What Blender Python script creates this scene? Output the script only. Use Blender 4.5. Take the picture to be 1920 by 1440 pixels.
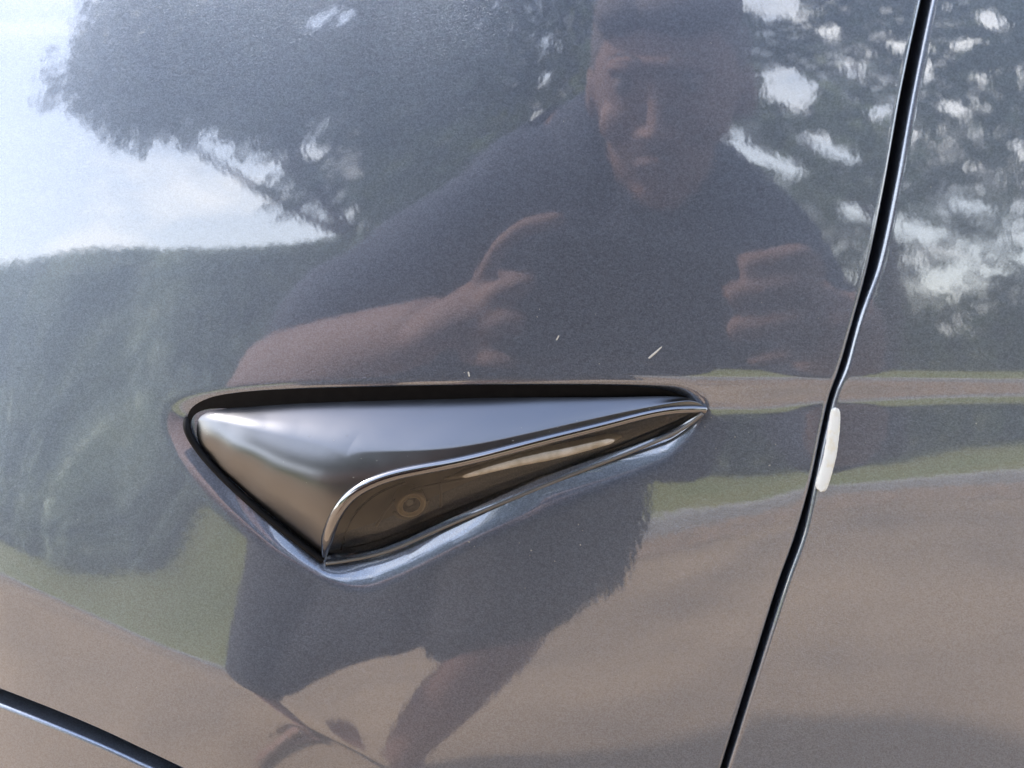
import bpy, bmesh, math, random
import numpy as np
from mathutils import Vector, Matrix

for o in list(bpy.data.objects): bpy.data.objects.remove(o)
SC = bpy.context.scene
COLL = SC.collection

EXPOSURE = 2.28
COAT_IOR = 2.2
PAINT = (.150, .176, .228)
PEEL = 7.8e-6
CLOUD = 7.6
CLOUD_LOC = (0.3, 0.1, 0.0)

# ---------------------------------------------------------------- camera geometry
PI = math.pi
D = 0.25                      # metres from the phone lens to the body side
ZC = 0.82                     # height of the phone lens above the road
FPX = 1461.0                  # focal length in photo pixels (1920 wide)
CAM = np.array([0.0, -D, ZC])

def cam_axes():
    d = np.array([1120 - 960, 720 - 490, -FPX], float); d /= np.linalg.norm(d)
    # no roll: right axis horizontal.  find yaw/pitch so that R*d = +y
    def R(yaw, pit):
        fwd = np.array([math.sin(yaw) * math.cos(pit), math.cos(yaw) * math.cos(pit), math.sin(pit)])
        r = np.array([math.cos(yaw), -math.sin(yaw), 0.0]); u = np.cross(r, fwd)
        return np.stack([r, u, -fwd], 1)
    yaw = pit = 0.0
    for _ in range(50):
        v = R(yaw, pit) @ d
        yaw -= math.atan2(v[0], v[1]); pit -= math.atan2(v[2], v[1])
    return R(yaw, pit)
RC = cam_axes()

def ray(u, v):
    u = np.asarray(u, float); v = np.asarray(v, float)
    d = np.stack([u - 960, 720 - v, np.full(np.broadcast(u, v).shape, -FPX)], -1) @ RC.T
    return d / np.linalg.norm(d, axis=-1, keepdims=True)

def at(u, v, y):              # the point seen at photo pixel (u, v) on the plane y
    d = ray(u, v)
    t = (y + D) / d[..., 1]
    return CAM + d * np.asarray(t)[..., None]

def proj(p):
    q = (np.asarray(p) - CAM) @ RC
    return np.stack([960 - FPX * q[..., 0] / q[..., 2], 720 + FPX * q[..., 1] / q[..., 2]], -1)

# ---------------------------------------------------------------- body side: a smooth pressed surface y = s(x, z)
def pchip(xk, yk, x):
    xk = np.asarray(xk, float); yk = np.asarray(yk, float)
    if xk[0] > xk[-1]: xk = xk[::-1]; yk = yk[::-1]
    h = np.diff(xk); dl = np.diff(yk, axis=0) / (h if yk.ndim == 1 else h[:, None])
    m = np.zeros_like(yk)
    a, b = dl[:-1], dl[1:]
    w1 = 2 * h[1:] + h[:-1]; w2 = h[1:] + 2 * h[:-1]
    if yk.ndim > 1: w1 = w1[:, None]; w2 = w2[:, None]
    with np.errstate(all='ignore'):
        mm = (w1 + w2) / (w1 / a + w2 / b)
    m[1:-1] = np.where(a * b > 0, mm, 0); m[0] = dl[0]; m[-1] = dl[-1]
    xc = np.clip(x, xk[0], xk[-1])
    i = np.clip(np.searchsorted(xk, xc) - 1, 0, len(xk) - 2)
    t = (xc - xk[i]) / h[i]; hh = h[i]
    if yk.ndim > 1: t = t[:, None]; hh = hh[:, None]
    return ((2*t**3 - 3*t**2 + 1) * yk[i] + (t**3 - 2*t**2 + t) * hh * m[i] + (-2*t**3 + 3*t**2) * yk[i+1] + (t**3 - t**2) * hh * m[i+1])

XL = np.linspace(-1.0, 1.3, 921); ZL = np.linspace(0.30, 1.25, 1901)
DX = XL[1] - XL[0]; DZ = ZL[1] - ZL[0]
S = np.zeros((len(XL), len(ZL)))
SEAM_KINK = None

def lookup(A, x, z):
    fx = np.clip((np.asarray(x) - XL[0]) / DX, 1, len(XL) - 2.001); fz = np.clip((np.asarray(z) - ZL[0]) / DZ, 1, len(ZL) - 2.001)
    ix = np.minimum(fx.astype(int), len(XL) - 3); iz = np.minimum(fz.astype(int), len(ZL) - 3); tx = fx - ix; tz = fz - iz
    def w(t): return [(-t**3 + 3*t**2 - 3*t + 1) / 6, (3*t**3 - 6*t**2 + 4) / 6, (-3*t**3 + 3*t**2 + 3*t + 1) / 6, t**3 / 6]
    wx = w(tx); wz = w(tz); r = 0
    for a in range(4):
        for b in range(4):
            r = r + A[ix - 1 + a, iz - 1 + b] * wx[a] * wz[b]
    return r

def on_surf(u, v):            # (x, z) of the body side seen at a photo pixel
    y = 0.0
    for _ in range(6):
        p = at(u, v, y); y = lookup(S, p[..., 0], p[..., 2])
    return p[..., 0], p[..., 2]

# elevation (degrees) towards which each place of the panel mirrors the view: one column per station along the car
COLS_DATA = [
 (-420, [(-900,60),(-300,46),(0,38),(200,30),(400,20),(480,16),(600,11),(700,8),(800,5),(900,1),(960,-3.4),(1020,-4.4),(1250,-12),(1700,-24),(2400,-40)]),
 (0,   [(-900,60),(-300,46),(0,38),(200,28),(400,18),(480,13.5),(520,12),(600,10.6),(700,8.6),(800,6.4),(900,3.6),(980,0),(1045,-3.6),(1092,-4.6),(1180,-6),(1440,-14),(2400,-50)]),
 (230, [(-900,60),(-300,46),(0,35),(200,25),(400,15.5),(460,12.2),(520,9.5),(600,7),(700,4.5),(800,2.5),(900,1),(1000,-1),(1090,-3.6),(1215,-4.8),(1300,-7),(1440,-18),(2400,-55)]),
 (400, [(-900,60),(-300,45),(0,33),(200,24),(400,15),(455,12),(520,8.5),(600,6),(700,3.5),(800,1.3),(870,-.6),(930,-3.0),(1000,-4.2),(1215,-5.6),(1300,-8),(1440,-20),(2400,-56)]),
 (700, [(-900,60),(-300,42),(0,29),(200,20.5),(400,12),(440,10),(520,6),(600,2),(690,-2),(760,-4),(850,-5),(1000,-7),(1100,-9),(1200,-12),(1300,-20),(1440,-34),(1800,-48),(2400,-60)]),
 (1120,[(-900,60),(-300,38),(0,25),(200,14.5),(350,7),(490,0),(600,-3.3),(680,-5),(705,-8),(740,-13),(770,-8),(810,-3),(900,-5.5),(1000,-8),(1100,-12.5),(1250,-20),(1440,-34),(1800,-46),(2400,-60)]),
 (1400,[(-900,60),(-300,38),(0,25),(200,15),(350,8.5),(450,5),(590,.5),(670,-2),(692,-4),(712,-9.7),(735,-14),(755,-12.5),(766,-9),(776,-4),(800,-1),(880,-3),(905,-5),(975,-9.7),(1050,-13.5),(1200,-21),(1440,-33),(1800,-46),(2400,-60)]),
 (1560,[(-900,60),(-300,38),(0,25),(200,15.5),(350,9.5),(450,6),(590,1),(670,-1.5),(692,-4),(712,-9.7),(733,-13),(748,-10.5),(764,-5),(780,-1.5),(860,-2.5),(885,-5),(932,-9.7),(1000,-13),(1200,-21),(1440,-32),(1800,-46),(2400,-60)]),
 (1900,[(-900,60),(-300,38),(0,26),(200,16.5),(350,11),(450,7.5),(590,1.5),(670,-1.5),(692,-3.5),(714,-9),(728,-11),(741,-8.8),(757,-4.3),(775,-1.2),(810,-1.8),(832,-4),(905,-9.2),(960,-12.5),(1200,-22),(1440,-32),(1800,-46),(2400,-60)]),
 (2600,[(-900,60),(-300,38),(0,27),(200,18),(350,12),(450,8.5),(590,2.5),(690,-1),(720,-5.5),(735,-6.5),(760,-5),(780,-4),(900,-9.5),(1200,-22),(1440,-32),(1800,-46),(2400,-60)]),
]
YAW_DATA = [(-900,-11),(-420,-8),(0,-4.5),(350,-2.4),(700,-.9),(1120,0),(1500,.4),(1920,1),(2600,2.5)]
ARCH_DEG = 11.0
COLS, YAW = COLS_DATA, YAW_DATA

def softplus(d, w): return w * np.logaddexp(0, d / w)

ARCH = [(-400, 960), (-200, 1015), (0, 1090), (250, 1200), (500, 1312), (650, 1405), (800, 1540), (950, 1740), (1050, 1960)]

def polyline_side(px, X, Z):  # signed distance below a line z = L(x) given by photo pixels
    x, z = on_surf(np.array([p[0] for p in px], float), np.array([p[1] for p in px], float))
    o = np.argsort(x); L = pchip(x[o], z[o], X)
    g = np.gradient(L, X)
    return (L[:, None] - Z[None, :]) / np.sqrt(1 + g**2)[:, None]

def build_surface():
    global S
    for it in range(4):
        xs, TT = [], []
        for u, rows in COLS:
            vv = np.array([r[0] for r in rows], float); ee = np.array([r[1] for r in rows], float)
            x, z = on_surf(np.full(len(vv), float(u)), vv)
            d = ray(np.full(len(vv), float(u)), vv)
            beta = np.degrees(np.arctan2(d[:, 2], d[:, 1]))
            tau = np.radians((ee - beta) / 2)
            TT.append(pchip(z, np.tan(tau), ZL)); xs.append(on_surf(float(u), 720.0)[0])
        T = pchip(np.array(xs), np.array(TT), XL)
        zi = int(round((on_surf(1120., 490.)[1] - ZL[0]) / DZ))
        C = np.cumsum((T[:, 1:] + T[:, :-1]) * 0.5 * DZ, axis=1); C = np.concatenate([np.zeros((len(XL), 1)), C], 1)
        C -= C[:, zi:zi+1]
        yx = on_surf(np.array([p[0] for p in YAW], float), np.full(len(YAW), 490.0))[0]
        yy = pchip(yx, np.tan(np.radians([p[1] for p in YAW])), XL)
        B = np.cumsum(yy) * DX; B -= np.interp(0.0, XL, B)
        N = C + B[:, None]
        # the wheel arch swage: a crisp line below which the panel turns under
        d1 = polyline_side(ARCH, XL, ZL)
        N += math.tan(math.radians(ARCH_DEG)) * softplus(d1, 0.0012)
        S = N
    return S

# ---------------------------------------------------------------- camera
cam_d = bpy.data.cameras.new('camera'); cam = bpy.data.objects.new('camera', cam_d); COLL.objects.link(cam)
cam_d.sensor_width = 36.0; cam_d.lens = 36.0 * FPX / 1920.0
cam_d.clip_start = 0.01; cam_d.clip_end = 900
m4 = Matrix(RC.tolist()).to_4x4(); m4.translation = Vector(CAM.tolist()); cam.matrix_world = m4
cam_d.dof.use_dof = True; cam_d.dof.focus_distance = 0.262; cam_d.dof.aperture_fstop = 9.0
SC.camera = cam

# ---------------------------------------------------------------- daylight
SUN_EL, SUN_AZ = 46.0, -80.0          # azimuth: degrees clockwise from +Y (away from the lens, through the car)
w = bpy.data.worlds.new('World'); SC.world = w; w.use_nodes = True
nt = w.node_tree; nt.nodes.clear()
def N(tree, kind, **kw):
    n = tree.nodes.new(kind)
    for k, v in kw.items():
        if k == 'ins':
            for a, b in v.items(): n.inputs[a].default_value = b
        else: setattr(n, k, v)
    return n
sky = N(nt, 'ShaderNodeTexSky', sky_type='NISHITA', sun_disc=False, sun_elevation=math.radians(SUN_EL), sun_rotation=math.radians(SUN_AZ), dust_density=1.5, ozone_density=1.6)
tc = N(nt, 'ShaderNodeTexCoord')
mp = N(nt, 'ShaderNodeMapping'); mp.inputs['Scale'].default_value = (1.0, 1.0, 2.6); mp.inputs['Location'].default_value = CLOUD_LOC
nz = N(nt, 'ShaderNodeTexNoise', ins={'Scale': 2.3, 'Detail': 9.0, 'Roughness': 0.55})
rp = N(nt, 'ShaderNodeValToRGB'); rp.color_ramp.elements[0].position = 0.50; rp.color_ramp.elements[1].position = 0.72
sx = N(nt, 'ShaderNodeSeparateXYZ')
hz = N(nt, 'ShaderNodeMapRange', ins={'From Min': 0.90, 'From Max': 0.14, 'To Min': 0.0, 'To Max': 0.55})
ad = N(nt, 'ShaderNodeMath', operation='ADD', use_clamp=True)
mx = N(nt, 'ShaderNodeMix', data_type='RGBA'); mx.inputs['B'].default_value = (CLOUD, CLOUD, CLOUD * 1.0, 1)
bg = N(nt, 'ShaderNodeBackground', ins={'Strength': 0.135}); ow = N(nt, 'ShaderNodeOutputWorld')
L_ = nt.links.new
L_(tc.outputs['Generated'], mp.inputs['Vector']); L_(mp.outputs['Vector'], nz.inputs['Vector']); L_(nz.outputs['Fac'], rp.inputs['Fac'])
L_(tc.outputs['Generated'], sx.inputs['Vector']); L_(sx.outputs['Z'], hz.inputs['Value'])
zf = N(nt, 'ShaderNodeMapRange', interpolation_type='SMOOTHSTEP', ins={'From Min': 0.62, 'From Max': 0.88, 'To Min': 1.0, 'To Max': 0.22}); ml = N(nt, 'ShaderNodeMath', operation='MULTIPLY')
L_(sx.outputs['Z'], zf.inputs['Value']); L_(rp.outputs['Color'], ml.inputs[0]); L_(zf.outputs['Result'], ml.inputs[1]); L_(ml.outputs[0], ad.inputs[0]); L_(hz.outputs['Result'], ad.inputs[1])
L_(ad.outputs[0], mx.inputs['Factor']); L_(sky.outputs['Color'], mx.inputs['A']); L_(mx.outputs['Result'], bg.inputs['Color']); L_(bg.outputs['Background'], ow.inputs['Surface'])
sd = bpy.data.lights.new('sun', 'SUN'); sd.energy = 2.0; sd.angle = math.radians(5.0); sd.color = (1.0, 0.93, 0.84)
sun = bpy.data.objects.new('sun', sd); COLL.objects.link(sun)
e_, a_ = math.radians(SUN_EL), math.radians(SUN_AZ)
sv = Vector((math.sin(a_) * math.cos(e_), math.cos(a_) * math.cos(e_), math.sin(e_)))
sun.rotation_euler = sv.to_track_quat('Z', 'Y').to_euler()
SC.view_settings.view_transform = 'Standard'; SC.view_settings.look = 'None'; SC.view_settings.gamma = 1.0
SC.view_settings.exposure = EXPOSURE
SC.cycles.use_denoising = True; SC.cycles.max_bounces = 8; SC.cycles.glossy_bounces = 5; SC.cycles.sample_clamp_indirect = 8.0
SC.cycles.caustics_reflective = False; SC.cycles.caustics_refractive = False

# ---------------------------------------------------------------- materials
def mat(name, color=(.5, .5, .5), rough=.5, metal=0., coat=0., coat_rough=.02, coat_ior=1.5, spec=.5, noise=None, bump=None, rand=None, trans=0.):
    m = bpy.data.materials.new(name); m.use_nodes = True; t = m.node_tree; b = t.nodes['Principled BSDF']
    b.inputs['Base Color'].default_value = (*color, 1); b.inputs['Roughness'].default_value = rough; b.inputs['Metallic'].default_value = metal
    b.inputs['Coat Weight'].default_value = coat; b.inputs['Coat Roughness'].default_value = coat_rough; b.inputs['Coat IOR'].default_value = coat_ior
    b.inputs['Specular IOR Level'].default_value = spec
    tc = N(t, 'ShaderNodeTexCoord')
    if noise:                                   # (scale, other colour, low, high, detail)
        nz = N(t, 'ShaderNodeTexNoise', ins={'Scale': noise[0], 'Detail': noise[4] if len(noise) > 4 else 6.0, 'Roughness': .62})
        r = N(t, 'ShaderNodeMapRange', ins={'From Min': noise[2], 'From Max': noise[3]})
        mx = N(t, 'ShaderNodeMix', data_type='RGBA'); mx.inputs['A'].default_value = (*color, 1); mx.inputs['B'].default_value = (*noise[1], 1)
        t.links.new(tc.outputs['Object'], nz.inputs['Vector']); t.links.new(nz.outputs['Fac'], r.inputs['Value']); t.links.new(r.outputs['Result'], mx.inputs['Factor'])
        out = mx.outputs['Result']
        if rand:                                # every leaf its own tone
            g = N(t, 'ShaderNodeNewGeometry'); m2 = N(t, 'ShaderNodeMix', data_type='RGBA'); m2.inputs['B'].default_value = (*rand, 1)
            mr = N(t, 'ShaderNodeMath', operation='MULTIPLY'); mr.inputs[1].default_value = .8
            t.links.new(g.outputs['Random Per Island'], mr.inputs[0]); t.links.new(mr.outputs[0], m2.inputs['Factor']); t.links.new(out, m2.inputs['A']); out = m2.outputs['Result']
        t.links.new(out, b.inputs['Base Color'])
    if bump:                                    # (scale, distance)
        nb = N(t, 'ShaderNodeTexNoise', ins={'Scale': bump[0], 'Detail': 3.0}); bp = N(t, 'ShaderNodeBump', ins={'Strength': 1.0, 'Distance': bump[1]})
        t.links.new(tc.outputs['Object'], nb.inputs['Vector']); t.links.new(nb.outputs['Fac'], bp.inputs['Height']); t.links.new(bp.outputs['Normal'], b.inputs['Normal'])
    if trans: b.inputs['Transmission Weight'].default_value = trans
    return m

def paint_material():
    m = bpy.data.materials.new('dark_metallic_paint'); m.use_nodes = True; t = m.node_tree; b = t.nodes['Principled BSDF']
    tc = N(t, 'ShaderNodeTexCoord')
    b.inputs['Metallic'].default_value = 0.85; b.inputs['Roughness'].default_value = 0.43
    b.inputs['Coat Weight'].default_value = 1.0; b.inputs['Coat Roughness'].default_value = 0.033; b.inputs['Coat IOR'].default_value = COAT_IOR
    # flakes: fine cells of slightly different tone
    vo = N(t, 'ShaderNodeTexVoronoi', ins={'Scale': 2600.0})
    mr = N(t, 'ShaderNodeMapRange', ins={'From Min': 0.0, 'From Max': 1.0, 'To Min': 0.8, 'To Max': 1.22})
    sp = N(t, 'ShaderNodeSeparateColor')
    mul = N(t, 'ShaderNodeMix', data_type='RGBA', blend_type='MULTIPLY'); mul.inputs['Factor'].default_value = 1.0
    mul.inputs['A'].default_value = (*PAINT, 1)
    t.links.new(tc.outputs['Object'], vo.inputs['Vector']); t.links.new(vo.outputs['Color'], sp.inputs['Color']); t.links.new(sp.outputs['Red'], mr.inputs['Value'])
    t.links.new(mr.outputs['Result'], mul.inputs['B']); t.links.new(mul.outputs['Result'], b.inputs['Base Color'])
    fb = N(t, 'ShaderNodeBump', ins={'Strength': 1.0, 'Distance': 0.00011}); t.links.new(sp.outputs['Green'], fb.inputs['Height']); t.links.new(fb.outputs['Normal'], b.inputs['Normal'])
    # orange peel of the clear coat
    mpp = N(t, 'ShaderNodeMapping'); mpp.inputs['Scale'].default_value = (1.0, 1.0, 0.62); mpp.inputs['Rotation'].default_value = (0, 0.35, 0)
    n1 = N(t, 'ShaderNodeTexNoise', ins={'Scale': 520.0, 'Detail': 1.0, 'Roughness': .4}); n2 = N(t, 'ShaderNodeTexNoise', ins={'Scale': 150.0, 'Detail': 0.0})
    a = N(t, 'ShaderNodeMath', operation='MULTIPLY_ADD'); a.inputs[1].default_value = 1.0
    cb = N(t, 'ShaderNodeBump', ins={'Strength': 1.0, 'Distance': PEEL})
    t.links.new(tc.outputs['Object'], mpp.inputs['Vector']); t.links.new(mpp.outputs['Vector'], n1.inputs['Vector']); t.links.new(mpp.outputs['Vector'], n2.inputs['Vector'])
    t.links.new(n2.outputs['Fac'], a.inputs[0]); t.links.new(n1.outputs['Fac'], a.inputs[2]); t.links.new(a.outputs[0], cb.inputs['Height']); t.links.new(cb.outputs['Normal'], b.inputs['Coat Normal'])
    # faint smears left by washing
    tn = N(t, 'ShaderNodeTexNoise', ins={'Scale': 22.0, 'Detail': 5.0, 'Distortion': 1.2}); tr_ = N(t, 'ShaderNodeMapRange', ins={'From Min': .42, 'From Max': .72, 'To Min': .028, 'To Max': .046})
    t.links.new(tc.outputs['Object'], tn.inputs['Vector']); t.links.new(tn.outputs['Fac'], tr_.inputs['Value']); t.links.new(tr_.outputs['Result'], b.inputs['Coat Roughness'])
    return m
def smudge(m, scale, lo, hi):
    t = m.node_tree; b = t.nodes['Principled BSDF']; tc = N(t, 'ShaderNodeTexCoord'); n = N(t, 'ShaderNodeTexNoise', ins={'Scale': scale, 'Detail': 6.0, 'Distortion': .8}); r = N(t, 'ShaderNodeMapRange', ins={'From Min': .38, 'From Max': .7, 'To Min': lo, 'To Max': hi})
    t.links.new(tc.outputs['Object'], n.inputs['Vector']); t.links.new(n.outputs['Fac'], r.inputs['Value']); t.links.new(r.outputs['Result'], b.inputs['Roughness']); return m

M = dict(
    paint=paint_material(),
    chrome=smudge(mat('satin_dark_chrome', (.175, .177, .185), .29, 1.0, bump=(2500, 4e-7)), 70, .275, .315),
    bright=mat('polished_rim', (.26, .26, .27), .09, 1.0),
    rubber_and_shade=mat('black_rubber_and_shade', (.004, .004, .005), .6, spec=.15, noise=(300, (.008, .008, .009), .4, .7)),  # seals, and also the shade coloured in round the pod
    tray=mat('brown_black_plastic', (.17, .158, .145), .35, noise=(60, (.14, .13, .12), .3, .7)),
    barrel=mat('lens_barrel', (.55, .46, .34), .28, spec=.9, noise=(200, (.62, .52, .40), .3, .7)),
    lens=mat('lens_glass', (.004, .004, .006), .03, spec=1.0, coat=1., noise=(400, (.006, .005, .008), .3, .7)),
    cover_highlight=mat('painted_highlight', (.62, .59, .54), .35, noise=(120, (.34, .30, .24), .35, .65)),  # pale colour for the highlight reflected along the pod's cover
    lint=mat('pale_lint', (.24, .235, .22), .8, noise=(900, (.5, .5, .46), .3, .7)),
    scratch=mat('pale_fibre', (.55, .53, .48), .7, noise=(900, (.58, .56, .5), .3, .7)),
    strip_white=mat('white_strip', (.74, .75, .71), .45, noise=(140, (.66, .58, .38), .58, .78)),
    asphalt=mat('pinkish_asphalt', (.315, .222, .138), .85, noise=(.8, (.165, .120, .084), .36, .66, 9.0), bump=(90, .004)),
    dirt=mat('leaf_litter', (.32, .21, .13), .9, noise=(9, (.13, .10, .075), .35, .65, 9.0)),
    kerb=mat('kerb_stone', (.40, .385, .37), .8, noise=(7, (.30, .29, .27), .35, .7)),
    grass=mat('grass_blades', (.135, .155, .032), .7, noise=(.8, (.20, .185, .055), .35, .7, 8.0)),
    leaf=mat('leaves', (.16, .25, .06), .55, noise=(.9, (.045, .080, .035), .35, .65), rand=(.26, .26, .08)),
    leafd=mat('leaves_blue_green', (.095, .135, .085), .55, noise=(.9, (.055, .085, .060), .35, .65), rand=(.12, .15, .08)),
    leafp=mat('leaves_pale', (.54, .60, .45), .6, noise=(1.0, (.27, .33, .31), .42, .58, 3.0), rand=(.36, .42, .34)),
    bark=mat('bark', (.085, .062, .045), .9, noise=(9, (.045, .034, .027), .35, .65), bump=(25, .02)),
    skin=mat('skin', (.19, .108, .083), .8, noise=(30, (.165, .09, .07), .3, .7)),
    shirt=mat('navy_cloth', (.022, .027, .048), .85, noise=(12, (.015, .019, .035), .3, .7), bump=(500, .0006)),
    shorts=mat('charcoal_cloth', (.026, .024, .029), .85, noise=(12, (.018, .017, .021), .3, .7)),
    hair=mat('dark_hair', (.105, .078, .072), .85, noise=(160, (.085, .064, .058), .3, .7)),
    eye=mat('eye_white', (.16, .11, .10), .6, noise=(80, (.15, .10, .09), .3, .7)), iris=mat('iris', (.08, .05, .045), .5, noise=(80, (.03, .02, .02), .3, .7)),
    lip=mat('lip', (.15, .085, .075), .7, noise=(80, (.14, .08, .07), .3, .7)),
    sandal=mat('brown_leather', (.15, .085, .055), .6, noise=(30, (.04, .03, .02), .3, .7)),
    phone=mat('phone_back', (.012, .014, .018), .22, spec=.6, noise=(40, (.016, .018, .022), .3, .7)),
    screen=mat('phone_glass', (.01, .01, .012), .05, noise=(40, (.012, .012, .014), .3, .7)),
)

# the pale hedge's leaf tone runs in level bands, lighter and darker
_t = M['leafp'].node_tree; _n = [n for n in _t.nodes if n.type == 'TEX_NOISE'][0]; _m = N(_t, 'ShaderNodeMapping'); _m.inputs['Scale'].default_value = (.22, .22, 2.0)
_tc = [n for n in _t.nodes if n.type == 'TEX_COORD'][0]; _t.links.new(_tc.outputs['Object'], _m.inputs['Vector']); _t.links.new(_m.outputs['Vector'], _n.inputs['Vector'])

# ---------------------------------------------------------------- helpers
def tag(o, label=None, cat=None, group=None, kind=None):
    for k, v in (('label', label), ('category', cat), ('group', group), ('kind', kind)):
        if v: o[k] = v
    return o
def empty(name, loc=(0, 0, 0)):
    o = bpy.data.objects.new(name, None); COLL.objects.link(o); o.location = loc; return o
def link_mesh(name, me, m, parent=None, smooth=True):
    if m is not None: me.materials.append(m)
    if smooth: me.polygons.foreach_set('use_smooth', np.ones(len(me.polygons), bool))
    me.update(); o = bpy.data.objects.new(name, me); COLL.objects.link(o)
    if parent is not None:
        o.parent = parent
        pl = Vector((0, 0, 0)); p = parent
        while p is not None: pl = pl + p.location; p = p.parent
        o.location = -pl                         # meshes are written in world coordinates
    return o
def raw_mesh(name, V, F):
    V = np.asarray(V, np.float32); F = np.asarray(F, np.int32)
    me = bpy.data.meshes.new(name); me.vertices.add(len(V)); me.vertices.foreach_set('co', V.ravel())
    k = F.shape[1]; me.loops.add(F.size); me.loops.foreach_set('vertex_index', F.ravel())
    me.polygons.add(len(F)); me.polygons.foreach_set('loop_start', np.arange(0, F.size, k, dtype=np.int32)); me.polygons.foreach_set('loop_total', np.full(len(F), k, np.int32))
    me.update(calc_edges=True); return me
def grid_mesh(name, P, m, parent=None, flip=False, close=False):
    a, b = P.shape[:2]; idx = np.arange(a * b).reshape(a, b)
    if close: idx = np.concatenate([idx, idx[:, :1]], 1)
    F = np.stack([idx[:-1, :-1], idx[1:, :-1], idx[1:, 1:], idx[:-1, 1:]], -1).reshape(-1, 4)
    if flip: F = F[:, ::-1]
    return link_mesh(name, raw_mesh(name, P.reshape(-1, 3), F), m, parent)
def spline(pts, n, tt=None):                     # smooth curve through points; parameter by chord length or given
    P = np.array(pts, float)
    t = np.concatenate([[0], np.cumsum(np.linalg.norm(np.diff(P[:, :2], axis=0), axis=1))]) if tt is None else np.array(tt, float)
    q = np.linspace(t[0], t[-1], n) if np.isscalar(n) else np.asarray(n)
    # natural cubic spline
    k = len(t); h = np.diff(t); A = np.eye(k); R = np.zeros((k, P.shape[1]))
    for i in range(1, k - 1):
        A[i, i-1] = h[i-1]; A[i, i] = 2 * (h[i-1] + h[i]); A[i, i+1] = h[i]
        R[i] = 6 * ((P[i+1] - P[i]) / h[i] - (P[i] - P[i-1]) / h[i-1])
    Mm = np.linalg.solve(A, R)
    i = np.clip(np.searchsorted(t, q) - 1, 0, k - 2); a = ((t[i+1] - q) / h[i])[:, None]; b = 1 - a; hh = h[i][:, None]
    return a * P[i] + b * P[i+1] + ((a**3 - a) * Mm[i] + (b**3 - b) * Mm[i+1]) * hh**2 / 6
def tube(name, P, r, m, parent=None, k=12, caps=True):
    P = np.asarray(P, float); n = len(P); r = np.broadcast_to(np.asarray(r, float), (n,))
    T = np.gradient(P, axis=0); T /= np.linalg.norm(T, axis=1, keepdims=True)
    ref = np.array([0.03, 1.0, 0.02]) if abs(T[0, 1]) < .9 else np.array([1., 0.02, 0.05])
    U = np.cross(T, ref); U /= np.linalg.norm(U, axis=1, keepdims=True); W = np.cross(T, U)
    an = np.linspace(0, 2 * PI, k, endpoint=False)
    G = P[:, None] + (U[:, None] * np.cos(an)[None, :, None] + W[:, None] * np.sin(an)[None, :, None]) * r[:, None, None]
    if caps:
        G = np.concatenate([np.repeat(P[:1, None], k, 1), G, np.repeat(P[-1:, None], k, 1)], 0)
    return grid_mesh(name, G, m, parent, close=True)

# ---------------------------------------------------------------- the setting
def sheet(name, x0, x1, y0, y1, z, m, nx=2, ny=2, amp=0.0):
    X, Y = np.meshgrid(np.linspace(x0, x1, nx), np.linspace(y0, y1, ny), indexing='ij')
    Z = np.full_like(X, z)
    if amp: Z = Z + amp * (np.sin(X * .35 + 1) * np.cos(Y * .27) + .5 * np.sin(X * .9 + Y * .6))
    o = grid_mesh(name, np.stack([X, Y, Z], -1), m); tag(o, kind='structure'); return o
KY = -4.45                                       # face of the far kerb
sheet('ground', -300, 300, -300, 60, -0.16, M['dirt'])
sheet('road', -120, 120, KY - .02, 6, 0.0, M['asphalt'])

# ---------------------------------------------------------------- the car's side
build_surface()
def sv_(u, v): return on_surf(np.asarray(u, float), np.asarray(v, float))

OUT = [(303, 785), (312, 757), (350, 741), (430, 730), (600, 722), (900, 716), (1150, 716), (1275, 722), (1312, 735), (1345, 752), (1325, 790), (1250, 868), (1100, 935), (900, 1012), (770, 1075), (700, 1102), (655, 1102), (600, 1080), (500, 1022), (400, 938), (332, 862), (306, 820)]
INN = [(350, 790), (356, 778), (375, 770), (430, 763), (600, 755), (900, 749), (1150, 746), (1250, 745), (1290, 748), (1318, 766), (1290, 793), (1240, 820), (1100, 876), (900, 957), (770, 1010), (700, 1037), (650, 1052), (607, 1050), (530, 992), (450, 924), (400, 874), (366, 832)]
def closed_poly(px, n):
    P = np.array(px + [px[0]], float); Q = []
    for i in range(len(px)):
        p0, p1, p2, p3 = np.array(px[i-1], float), P[i], P[i+1], np.array(px[(i+2) % len(px)], float)
        t = np.linspace(0, 1, n, endpoint=False)[:, None]
        m1 = (p2 - p0) * .35; m2 = (p3 - p1) * .35
        Q.append((2*t**3-3*t**2+1)*p1 + (t**3-2*t**2+t)*m1 + (-2*t**3+3*t**2)*p2 + (t**3-t**2)*m2)
    Q = np.concatenate(Q); x, z = sv_(Q[:, 0], Q[:, 1]); return np.stack([x, z], 1)
def sdf(poly, X, Z):          # signed distance, positive inside
    A = poly; B = np.roll(poly, -1, 0); best = np.full(X.shape, 1e9); ins = np.zeros(X.shape, bool)
    for (ax, az), (bx, bz) in zip(A, B):
        dx, dz = bx - ax, bz - az; t = np.clip(((X - ax) * dx + (Z - az) * dz) / (dx * dx + dz * dz + 1e-18), 0, 1)
        best = np.minimum(best, (X - ax - t * dx)**2 + (Z - az - t * dz)**2)
        c = (az > Z) != (bz > Z)
        ins ^= c & (X < (bx - ax) * (Z - az) / (bz - az + 1e-18) + ax)
    d = np.sqrt(best); return np.where(ins, d, -d)
PO = closed_poly(OUT, 6); PI_ = closed_poly(INN, 6)
POCKET = 0.0052
xl_ = sv_(330., 800.)[0]; xr_ = sv_(760., 1040.)[0]; xe_ = sv_(1240., 780.)[0]; zm_ = sv_(500., 840.)[1]
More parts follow.
